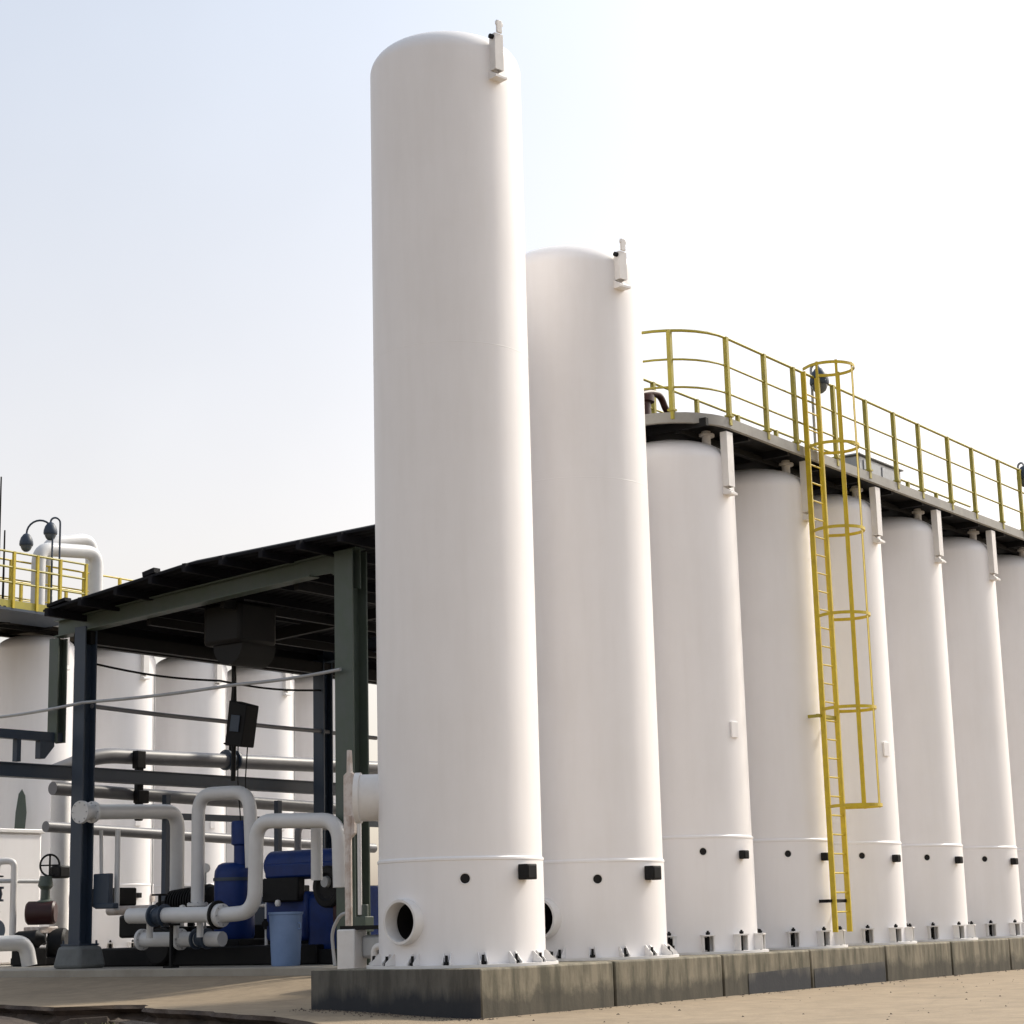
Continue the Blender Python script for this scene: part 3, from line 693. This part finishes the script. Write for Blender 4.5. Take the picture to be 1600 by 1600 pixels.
# white loops in front
pipe('white_pipe', [(4.6, 12.26, 2.70), (7.2, 12.42, 2.80), (7.25, 12.46, .30)], .14, PIPEW, 'white pipe with capped flange crossing the left column and dropping down', .34, [((4.55, 12.256, 2.70), (4.63, 12.262, 2.70), .21), ((4.85, 12.275, 2.71), (4.91, 12.28, 2.71), .20)])
pipe('white_pipe', [(6, 10.66, .66), (6, 10.66, 2.98), (6, 9.37, 2.96), (6, 9.30, 1.6)], .125, PIPEW, 'white pipe loop rising over the blue pump body', .36, [((6, 10.66, .95), (6, 10.66, 1.01), .19)])
pipe('white_pipe', [(4.6, 6.00, 1.15), (4.6, 6.03, 2.24), (4.6, 7.88, 2.32), (4.6, 7.92, .80), (4.6, 8.75, .76)], .128, PIPEW, 'white pipe elbow in front of the blue pump, bending left at the bottom', .36, [((4.6, 8.66, .76), (4.6, 8.76, .76), .20)])
pipe('white_pipe', [(4.6, 8.84, .78), (4.6, 10.95, .80)], .135, PIPEW, 'horizontal white pipe left of the black flange near the floor', .2, [((4.6, 8.80, .78), (4.6, 8.90, .78), .20)])
q = thing('flange_ring', (4.6, 8.78, .77), 'black flange ring clamped between two white pipes', 'flange'); MB().lathe([(.14, -.018), (.245, -.018), (.245, .018), (.14, .018)], 28, (4.6, 8.785, .77), (0, 1, 0)).build('ring', BLACK, q)
pipe('white_pipe', [(5.2, 9.25, .36), (5.2, 11.3, .38)], .13, PIPEW, 'lowest white pipe close to the shed floor', .2, [((5.2, 11.22, .38), (5.2, 11.28, .38), .19), ((5.2, 10.25, .37), (5.2, 10.31, .37), .19)])
for y in (9.5, 10.1, 10.75): pipe('pipe_stub', [(4.9, y, .40), (4.9, y, .72)], .06, PIPEW, 'short white vertical stub between the two low pipes, '+{9.5: 'nearest the black flange', 10.1: 'middle one', 10.75: 'leftmost'}[y], .1, group='short stubs between the low pipes')
pipe('white_pipe', [(5.2, 7.05, 2.25), (5.2, 7.05, 1.3)], .10, PIPEW, 'short white vertical pipe behind the blue pump deck', .1)
pipe('thin_pipe', [(5.35, 12.55, 2.4), (5.35, 12.50, 1.05)], .035, PIPEW, 'thin pale pipe beside the left column, left one', .1)
pipe('thin_pipe', [(5.40, 12.15, 2.4), (5.40, 12.15, .92)], .05, PIPEW, 'thin pale pipe right of the left column, thicker one', .1)
# sagging cables
def cable(pts, r, m, label, sag=.10):
    t = MB(); P = [Vector(p) for p in pts]; out = []
    for i in range(len(P)-1):
        for k in range(8):
            s = k/8; q = P[i].lerp(P[i+1], s); q.z -= sag*math.sin(math.pi*s); out.append(q)
    out.append(P[-1]); t.tube(out, r, 8); tag(t.build('overhead_cable', m), label, 'cable')
cable([(4.7, 15.2, 4.66), (4.7, 12.40, 4.74), (4.7, 8.45, 4.72), (4.7, 6.06, 4.76)], .030, GALV, 'pale cable strung across the shed front between the columns', .03)
cable([(5.1, 12.60, 4.72), (8.6, 12.66, 4.68), (11.75, 12.62, 4.66), (13.5, 12.6, 4.62)], .045, PIPEG, 'dark grey straight conduit running inward from the left column', .012)
cable([(5.2, 12.70, 5.55), (8.6, 12.66, 5.50), (11.7, 12.62, 5.55)], .022, DARK, 'thin black cable high under the shed eave', .07)

# ------------------------------------------------------------------ machinery in the shed
def lathe_part(prof, c, axis, m, name, par, n=36): return MB().lathe(prof, n, c, axis).build(name, m, par, angle=35)
pu = thing('blue_pump', (6.4, 10.1, -.11), 'dark blue vertical pump with a narrow motor neck on top', 'pump')
lathe_part([(.0005, .35), (.35, .35), (.37, .40), (.37, 1.50), (.36, 1.58), (.30, 1.68), (.22, 1.72), (.0005, 1.72)], (6.4, 10.12, 0), None, BLUE, 'body', pu)
lathe_part([(.15, 1.68), (.15, 2.02), (.20, 2.05), (.20, 2.44), (.18, 2.47), (.0005, 2.47)], (6.4, 9.93, 0), None, BLUE, 'neck', pu)
m_ = MB()
for z in (.9, 1.42): m_.lathe([(.37, z-.03), (.39, z-.03), (.39, z+.03), (.37, z+.03)], 36, (6.4, 10.12, 0))
m_.build('band', NAVY, pu)
m_ = MB(); m_.box((6.4, 10.1, .12), (.9, 1.0, .46)); m_.build('foot', DARK, pu, bevel=.03)
cp = thing('blue_compressor', (6.2, 8, -.11), 'wide dark blue compressor with black flywheel beside the blue pump', 'compressor')
m_ = MB(); m_.box((6.3, 8.02, 1.52), (.62, 1.95, .26)); m_.build('deck_beam', BLUE, cp, bevel=.04)
lathe_part([(.0005, -.85), (.22, -.85), (.26, -.80), (.26, .80), (.22, .85), (.0005, .85)], (6.3, 8.25, 1.62), (0, 1, 0), BLUE, 'cylinder', cp)
m_ = MB(); m_.box((6.3, 8.45, .72), (.7, 1.0, .85)); m_.box((6.3, 7.65, .55), (.6, .7, 1.1)); m_.build('crankcase', BLUE, cp, bevel=.08)
m_ = MB(); m_.box((5.9, 8.45, 1.18), (.2, .85, .42)); m_.build('vent_panel', DARK, cp, bevel=.03)
lathe_part([(.0005, -.08), (.33, -.08), (.36, -.05), (.36, .05), (.33, .08), (.24, .09), (.20, .05), (.0005, .05)], (5.78, 7.28, 1.20), (-1, .1, 0), BLACK, 'flywheel', cp)
lathe_part([(.0005, .10), (.09, .10), (.10, .04), (.10, 0)], (5.76, 7.28, 1.28), (-1, .1, 0), GALV, 'hub', cp)
m_ = MB(); m_.box((5.9, 6.98, .82), (.3, .42, .5)); m_.build('guard', RED, cp, bevel=.04)
m_ = MB(); m_.box((6.2, 6.70, .55), (.5, .22, 1.3)); m_.build('end_panel', BLUE, cp, bevel=.03)
m_ = MB(); m_.box((6.4, 7.9, .02), (1.1, 2.7, .26)); m_.build('skid', DARK, cp, bevel=.02)
for y, lb in ((8.9, 'knob'), (8.42, 'knob')): lathe_part([(.0005, .06), (.04, .05), (.055, 0), (.04, -.05), (.0005, -.06)], (5.72, y, 1.12 if y > 8.6 else .95), None, TRIM, 'gauge', cp, 16)

bn = thing('plastic_bin', (5.2, 7.78, -.11), 'light blue plastic bin standing on the shed floor edge', 'bin')
lathe_part([(.0005, -.11), (.235, -.11), (.245, -.09), (.285, .74), (.300, .75), (.300, .79), (.275, .79), (.268, .74), (.23, -.06), (.0005, -.06)], (5.2, 7.76, 0), None, BIN, 'body', bn, 40)
m_ = MB()
for s in (-1, 1): m_.tube(bend([(5.2, 7.76+s*.29, .60), (5.2, 7.76+s*.345, .60), (5.2, 7.76+s*.345, .50), (5.2, 7.76+s*.28, .50)], .03), .012, 8)
m_.build('handle', BIN, bn)

sk = thing('pump_skid', (7.5, 10.5, -.11), 'black pump skid with motor behind the low white pipes', 'pump')
m_ = MB(); m_.box((6.9, 10.3, .06), (2.2, 5.4, .34)); m_.box((7.2, 12.5, .35), (1.2, .9, .5)); m_.box((7.6, 10.6, .40), (.8, 4.4, .4)); m_.build('base', DARK, sk, bevel=.03)  # first box enlarged so its black stands in for the shaded floor
lathe_part([(.0005, -.9), (.10, -.9), (.12, -.55), (.24, -.5), (.26, .45), (.22, .55), (.14, .6), (.0005, .62)], (6.7, 11.5, 1.05), (0, -1, .09), DARK, 'motor', sk, 28)
m_ = MB()
for k in range(14): m_.lathe([(.24, -.012), (.285, -.012), (.285, .012), (.24, .012)], 24, (6.7, 11.95-.07*k, 1.0+.0065*k), (0, -1, .09))
m_.build('cooling_fins', BLACK, sk)
m_ = MB(); m_.box((6.2, 13.2, 1.18), (.5, .95, .34)); m_.build('terminal_box', BLACK, sk, bevel=.03)
m_ = MB(); m_.box((5.9, 12.05, .62), (.4, .75, .42)); m_.build('gearbox', BLACK, sk, bevel=.05)
MB().cyl((5.9, 12.9, .92), (5.9, 11.75, .92), .085, 18).build('brass_coupling', RUST, sk)
for y, z in ((11.15, .92), (10.35, .95), (10.05, .8)): lathe_part([(.0005, .07), (.05, .055), (.07, 0), (.05, -.055), (.0005, -.07)], (6.1, y, z), None, TRIM, 'oil_cup', sk, 16)
MB().lathe([(.0005, -.1), (.30, -.1), (.33, -.06), (.33, .06), (.30, .1), (.0005, .1)], 28, (5.75, 11.35, .25), (-1, 0, 0)).build('casing', BLACK, sk, angle=35)
m_ = MB(); m_.box((5.15, 12.25, 1.28), (.12, .42, .62)); m_.box((5.15, 12.15, 1.0), (.14, .5, .10)); sw = tag(m_.build('switch_box', NAVY, bevel=.02), 'dark teal switch box fixed beside the left column', 'box')
# stand for the low pipes
ps = thing('pipe_support', (4.6, 9.9, -.11), 'thin black stand carrying the low white pipe', 'stand')
m_ = MB(); m_.box((4.6, 9.9, .26), (.05, .05, .74)); m_.box((4.6, 9.9, -.095), (.2, .2, .03)); m_.box((4.6, 9.9, .63), (.28, .14, .04)); m_.build('post', DARK, ps)

# gauge column and small fittings behind the tallest tank
gc = thing('gauge_column', (4.4, 5.62, -.11), 'slender pinkish white gauge column in front of the right shed column', 'gauge')
MB().tube([(4.4, 5.66, -.11), (4.4, 5.66, 2.0), (4.4, 5.64, 2.3)], .06, 14).build('pipe', RUST, gc)
m_ = MB(); m_.prism([(-.12, 2.0), (.0, 1.92), (.10, 2.0), (.11, 2.95), (.03, 3.0), (.01, 3.36), (-.04, 3.36), (-.05, 3.0), (-.12, 2.95)], (4.40, 5.64, 0), (0, -1, 0), (0, 0, 1), (.08, 0, 0)); m_.build('panel', RUST, gc, bevel=.01)
MB().tube([(4.42, 5.44, 2.4), (4.42, 5.44, .7)], .035, 10).build('sight_tube', TRIM, gc)
m_ = MB(); m_.box((4.5, 5.42, .55), (.22, .22, .24)); m_.cyl((4.5, 5.42, .66), (4.5, 5.42, .86), .07, 12); m_.build('valve', GREEN, gc, bevel=.01)
vb = thing('valve_box', (2.6, 3.9, -.45), 'small white valve box with piping behind the tallest tank', 'box')
m_ = MB(); m_.box((2.55, 4.02, .06), (.30, .34, .84)); m_.build('body', TRIM, vb, bevel=.02)
m_ = MB(); m_.box((2.7, 3.62, .22), (.3, .45, .34)); m_.build('motor', GALV, vb, bevel=.05)
MB().tube(bend([(2.5, 3.55, -.34), (2.5, 3.55, .22), (2.5, 3.32, .24), (2.5, 3.30, -.30)], .1), .05, 12).build('elbow_pipe', TRIM, vb)
m_ = MB(); m_.box((2.6, 3.75, .50), (.34, .8, .06)); m_.build('shelf', DARK, vb)
hz = MB(); hz.tube(bend([(4.5, 6.05, -.10), (4.5, 6.12, .45), (4.5, 5.92, .72), (4.5, 5.70, .74)], .3), .03, 10); tag(hz.build('hose', GALV), 'pale curved hose rising from the shed floor near the right column', 'hose')

# ------------------------------------------------------------------ equipment outside the shed, far left
hg = thing('equipment_housing', (8.3, 18.6, -.11), 'low white equipment housing at the left edge below the far tank', 'housing')
m_ = MB(); m_.box((8.2, 19.4, 1.30), (1.9, 1.6, 2.8)); m_.build('body', TANK, hg, bevel=.05)
m_ = MB(); m_.box((8.2, 19.4, 2.74), (2.0, 1.7, .09)); m_.build('top_flange', TRIM, hg, bevel=.02)
pipe('standpipe', [(8.28, 17.0, -.1), (8.24, 17.0, 4.0)], .20, TRIM, 'thick white vertical standpipe left of the left shed column', .2, [((8.27, 17.0, .12), (8.27, 17.0, .20), .24), ((8.24, 17.0, 3.9), (8.24, 17.0, 3.98), .23)])
pipe('standpipe', [(7.05, 17.0, .3), (7.05, 17.0, 2.02), (6.80, 17.25, 2.02), (6.80, 17.25, .9)], .07, TRIM, 'thin white hooked standpipe at the left edge', .14)
pipe('thin_pipe', [(6.2, 17.2, 1.62), (7.9, 16.9, 1.60)], .045, PIPEW, 'thin white horizontal pipe through the valve at the left edge', .1)
vl = thing('gate_valve', (7.55, 16.6, -.1), 'dark gate valve with handwheel and red motor at the left edge', 'valve')
m_ = MB(); n_ = 28; pts = [(7.65+.20*math.cos(2*math.pi*k/n_)*.6, 16.6-.20*math.cos(2*math.pi*k/n_)*.8, 1.92+.22*math.sin(2*math.pi*k/n_)) for k in range(n_)]
m_.tube(pts, .022, 8, closed=True); m_.bar((7.53, 16.76, 1.92), (7.77, 16.44, 1.92), .03, .03); m_.bar((7.65, 16.6, 1.70), (7.65, 16.6, 2.14), .03, .03, (1, 0, 0)); m_.build('handwheel', DARK, vl)
m_ = MB(); m_.box((7.85, 16.5, 1.78), (.30, .30, .26)); m_.build('actuator', BLACK, vl, bevel=.04)
MB().lathe([(.0005, 1.70), (.12, 1.70), (.16, 1.5), (.09, 1.42), (.10, 1.22), (.20, 1.18), (.20, 1.12), (.0005, 1.12)], 24, (7.55, 16.6, 0)).build('bonnet', GREEN, vl, angle=30)
MB().lathe([(.0005, -.30), (.20, -.30), (.24, -.26), (.24, .26), (.20, .30), (.0005, .30)], 28, (7.45, 16.6, .95), (.6, -.8, 0)).build('motor', RED, vl, angle=35)
m_ = MB(); m_.box((7.45, 16.6, .60), (.5, .5, .14)); m_.cyl((7.45, 16.6, .3), (7.45, 16.6, .6), .11, 16); m_.build('pedestal', RUST, vl, bevel=.02)
MB().lathe([(.0005, -.18), (.34, -.18), (.38, -.13), (.38, .13), (.34, .18), (.0005, .18)], 30, (7.75, 16.4, .26), (.6, -.8, 0)).build('pump_casing', BLACK, vl, angle=35)
m_ = MB(); m_.box((7.6, 16.6, -.02), (1.1, .9, .16)); m_.build('skid', DARK, vl, bevel=.02)
pipe('white_pipe', [(5.4, 16.2, .36), (6.55, 16.0, .36), (6.62, 15.95, -.09)], .155, PIPEW, 'fat white pipe elbow on the floor at the lower left edge', .24)
tl_ = thing('hanging_tool', (10.6, 21.2, 3.5), 'dark curved strap hanging on the white tank at the left edge', 'strap')
m_ = MB(); m_.prism([(-.14, -.48), (.10, -.50), (.14, .0), (.10, .40), (.02, .56), (-.06, .44), (-.12, 0)], (10.85, 21.35, 3.35), (.75, -.66, 0), (0, 0, 1), (.04, .05, 0)); m_.build('blade', GREEN, tl_, bevel=.01)
m_ = MB(); m_.tube([(10.85-.62*math.sin(a)*.75, 21.35+.62*math.sin(a)*.66, 3.35-.55*math.cos(a)+.0) for a in [k*math.pi/2/10 for k in range(11)]], .018, 8); m_.build('strap_loop', GALV, tl_)

# insulated pipe loops above the far row
pipe('insulated_pipe', [(10.9, 21.0, 8.0), (10.9, 21.0, 9.68), (12.75, 21.0, 9.84), (12.75, 21.0, 8.0)], .17, PIPEW, 'fat white insulated pipe loop above the far walkway, nearer one', .36)
pipe('insulated_pipe', [(11.75, 21.7, 8.0), (11.75, 21.7, 10.05), (13.2, 21.7, 10.34), (13.35, 21.7, 8.0)], .17, PIPEW, 'fat white insulated pipe loop above the far walkway, farther and taller one', .4)
gr = thing('guard_rail', (9.0, 19.92, 7.91), 'bright yellow guard rail along the landing under the twin lamps', 'railing')
for z in (9.22, 8.86, 8.50): MB().cyl((8.5, 19.92, z), (11.5, 19.92, z), .026, 8).build('rail', YELD, gr)
m_ = MB(); m_.box((10.0, 19.93, 8.0), (3.0, .012, .18)); m_.build('kick_plate', YELD, gr)
for x in (8.55, 9.25, 9.95, 10.65, 11.45):
    m_ = MB(); m_.box((x, 19.92, 8.57), (.065, .065, 1.33)); m_.build('post', YEL, gr)

# ------------------------------------------------------------------ more plant inside the shed
m_ = MB(); m_.box((10.5, 13.45, 2.78), (9.8, .10, .13)); m_.build('beam', NAVY, RK)
for x in (7.9, 11.2, 14.0):
    m_ = MB(); m_.box((x, 13.45, 1.55), (.12, .12, 3.3)); m_.build('leg', NAVY, RK)
def valve(c, label, r=.13, axis=(0, 1, 0), wheel=DARK):
    c = Vector(c); t = thing('hand_valve', c, label, 'valve', 'hand valves on the shed pipes')
    MB().lathe([(.0005, -.15), (r*1.3, -.15), (r*1.3, -.11), (r*.9, -.10), (r*1.1, 0), (r*.9, .10), (r*1.3, .11), (r*1.3, .15), (.0005, .15)], 24, c, axis).build('body', NAVY, t, angle=30)
    MB().cyl(c, c+Vector((0, 0, .36)), .03, 10).build('stem', DARK, t)
    w_ = MB(); q = c+Vector((0, 0, .36)); w_.tube([q+Vector((.13*math.cos(a*math.pi/12), .13*math.sin(a*math.pi/12), 0)) for a in range(24)], .016, 8, closed=True)
    for a in (0, 1.05, 2.09): w_.bar(q-Vector((.12*math.cos(a), .12*math.sin(a), 0)), q+Vector((.12*math.cos(a), .12*math.sin(a), 0)), .018, .018)
    w_.build('handwheel', wheel, t)
valve((4.6, 10.2, .79), 'dark hand valve on the low white pipe left of the black flange', .15)
valve((5.2, 9.75, .37), 'dark hand valve on the lowest white pipe', .14)
valve((10.4, 14.1, 4.07), 'dark hand valve on the upper grey pipe run', .17, (1, 0, 0))
ec = thing('electric_cabinet', (9.5, 11.2, -.11), 'dark electric cabinet in the shade behind the pump skid', 'cabinet')
m_ = MB(); m_.box((9.5, 11.9, .62), (.6, 1.2, 1.46)); m_.build('body', DARK, ec, bevel=.02)
m_ = MB(); m_.box((9.19, 11.9, .65), (.02, 1.08, 1.3)); m_.build('door', NAVY, ec, bevel=.006)
for y, x in ((10.9, 9.0), (9.0, 9.4)):
    pipe('riser_pipe', [(x, y, -.1), (x, y, 2.5), (x+2.2, y+.1, 2.5)], .07, PIPEG, 'thin grey riser bending inward '+('behind the white pipe loop' if y > 10 else 'behind the blue compressor'), .2, [((x, y, 1.2), (x, y, 1.25), .12)])
for i, (x, y) in enumerate(((7.1, 11.55), (7.1, 9.55))):
    pg_ = thing('pressure_gauge', (x, y, .3), 'small round pressure gauge on a thin stem '+('above the black motor' if i == 0 else 'left of the blue pump'), 'gauge')
    MB().cyl((x, y, .26), (x, y, 1.62), .02, 8).build('stem', GALV, pg_)
    MB().lathe([(.0005, .035), (.085, .035), (.09, .02), (.09, -.03), (.0005, -.03)], 24, (x, y, 1.68), (-.8, -.6, 0)).build('dial', TRIM, pg_, angle=30)
# conduits strapped to the far row tanks
for i, x in enumerate(XL):
    u = pol(-62, 1.03, 0); c = Vector((x, YL, 0))+u
    t = thing('conduit', (c.x, c.y, 0), 'thin conduit clipped to the '+['far row tank outside the shed', 'far row tank beside the left shed column', 'far row tank behind the left pipe run', 'far row tank behind the hanging box', 'shaded far row tank by the inner column'][i], 'conduit', 'conduits on the far row tanks')
    MB().cyl((c.x, c.y, .05), (c.x, c.y, 7.0), .018, 8).build('tube', GALV, t)
    m_ = MB(); m_.box((c.x, c.y-.03, 1.35), (.10, .08, .2)); m_.build('joint_box', RUST, t, bevel=.008)

# small bore pipes with little valves by the pump skid, and more valves by the left edge
for i, (x, y, h) in enumerate(((7.7, 12.9, 1.35), (7.7, 12.5, 1.05), (7.6, 11.0, 1.15), (7.5, 10.75, .95), (6.0, 8.95, 1.0))):
    where = ['leftmost in the shed, by the left column', 'second from the left column', 'right of the black motor', 'just left of the blue pump', 'between the blue pump and the blue compressor'][i]
    t = thing('small_pipe', (x, y, -.1), 'thin pale valve pipe, '+where, 'pipe', 'thin valve pipes in the shed')
    MB().tube(bend([(x, y, -.1), (x, y, h), (x+.5, y+.02, h)], .1), .032, 10).build('run', PIPEW, t)
    MB().lathe([(.0005, -.09), (.06, -.09), (.045, -.05), (.065, 0), (.045, .05), (.06, .09), (.0005, .09)], 16, (x, y, h*.6)).build('valve', BLACK, t, angle=30)
    m_ = MB(); m_.cyl((x-.13, y-.09, h*.6), (x, y, h*.6), .012, 6); m_.cyl((x-.15, y-.10, h*.6), (x-.13, y-.09, h*.6), .06, 14); m_.build('handle', DARK, t)
valve((6.80, 17.25, 1.35), 'dark hand valve on the thin hooked standpipe at the left edge', .12, (0, 0, 1))
valve((6.15, 16.55, .62), 'dark hand valve low at the left edge beside the white floor elbow', .16)
m2 = thing('drain_pump', (6.9, 16.3, -.1), 'small black drain pump on the floor between the white elbow and the gate valve', 'pump')
MB().lathe([(.0005, -.28), (.15, -.28), (.18, -.22), (.18, .18), (.12, .24), (.06, .34), (.0005, .34)], 26, (6.9, 16.3, .42), (.5, -.85, .05)).build('motor', BLACK, m2, angle=35)
m_ = MB(); m_.box((6.9, 16.3, .08), (.5, .5, .36)); m_.build('foot', DARK, m2, bevel=.03)
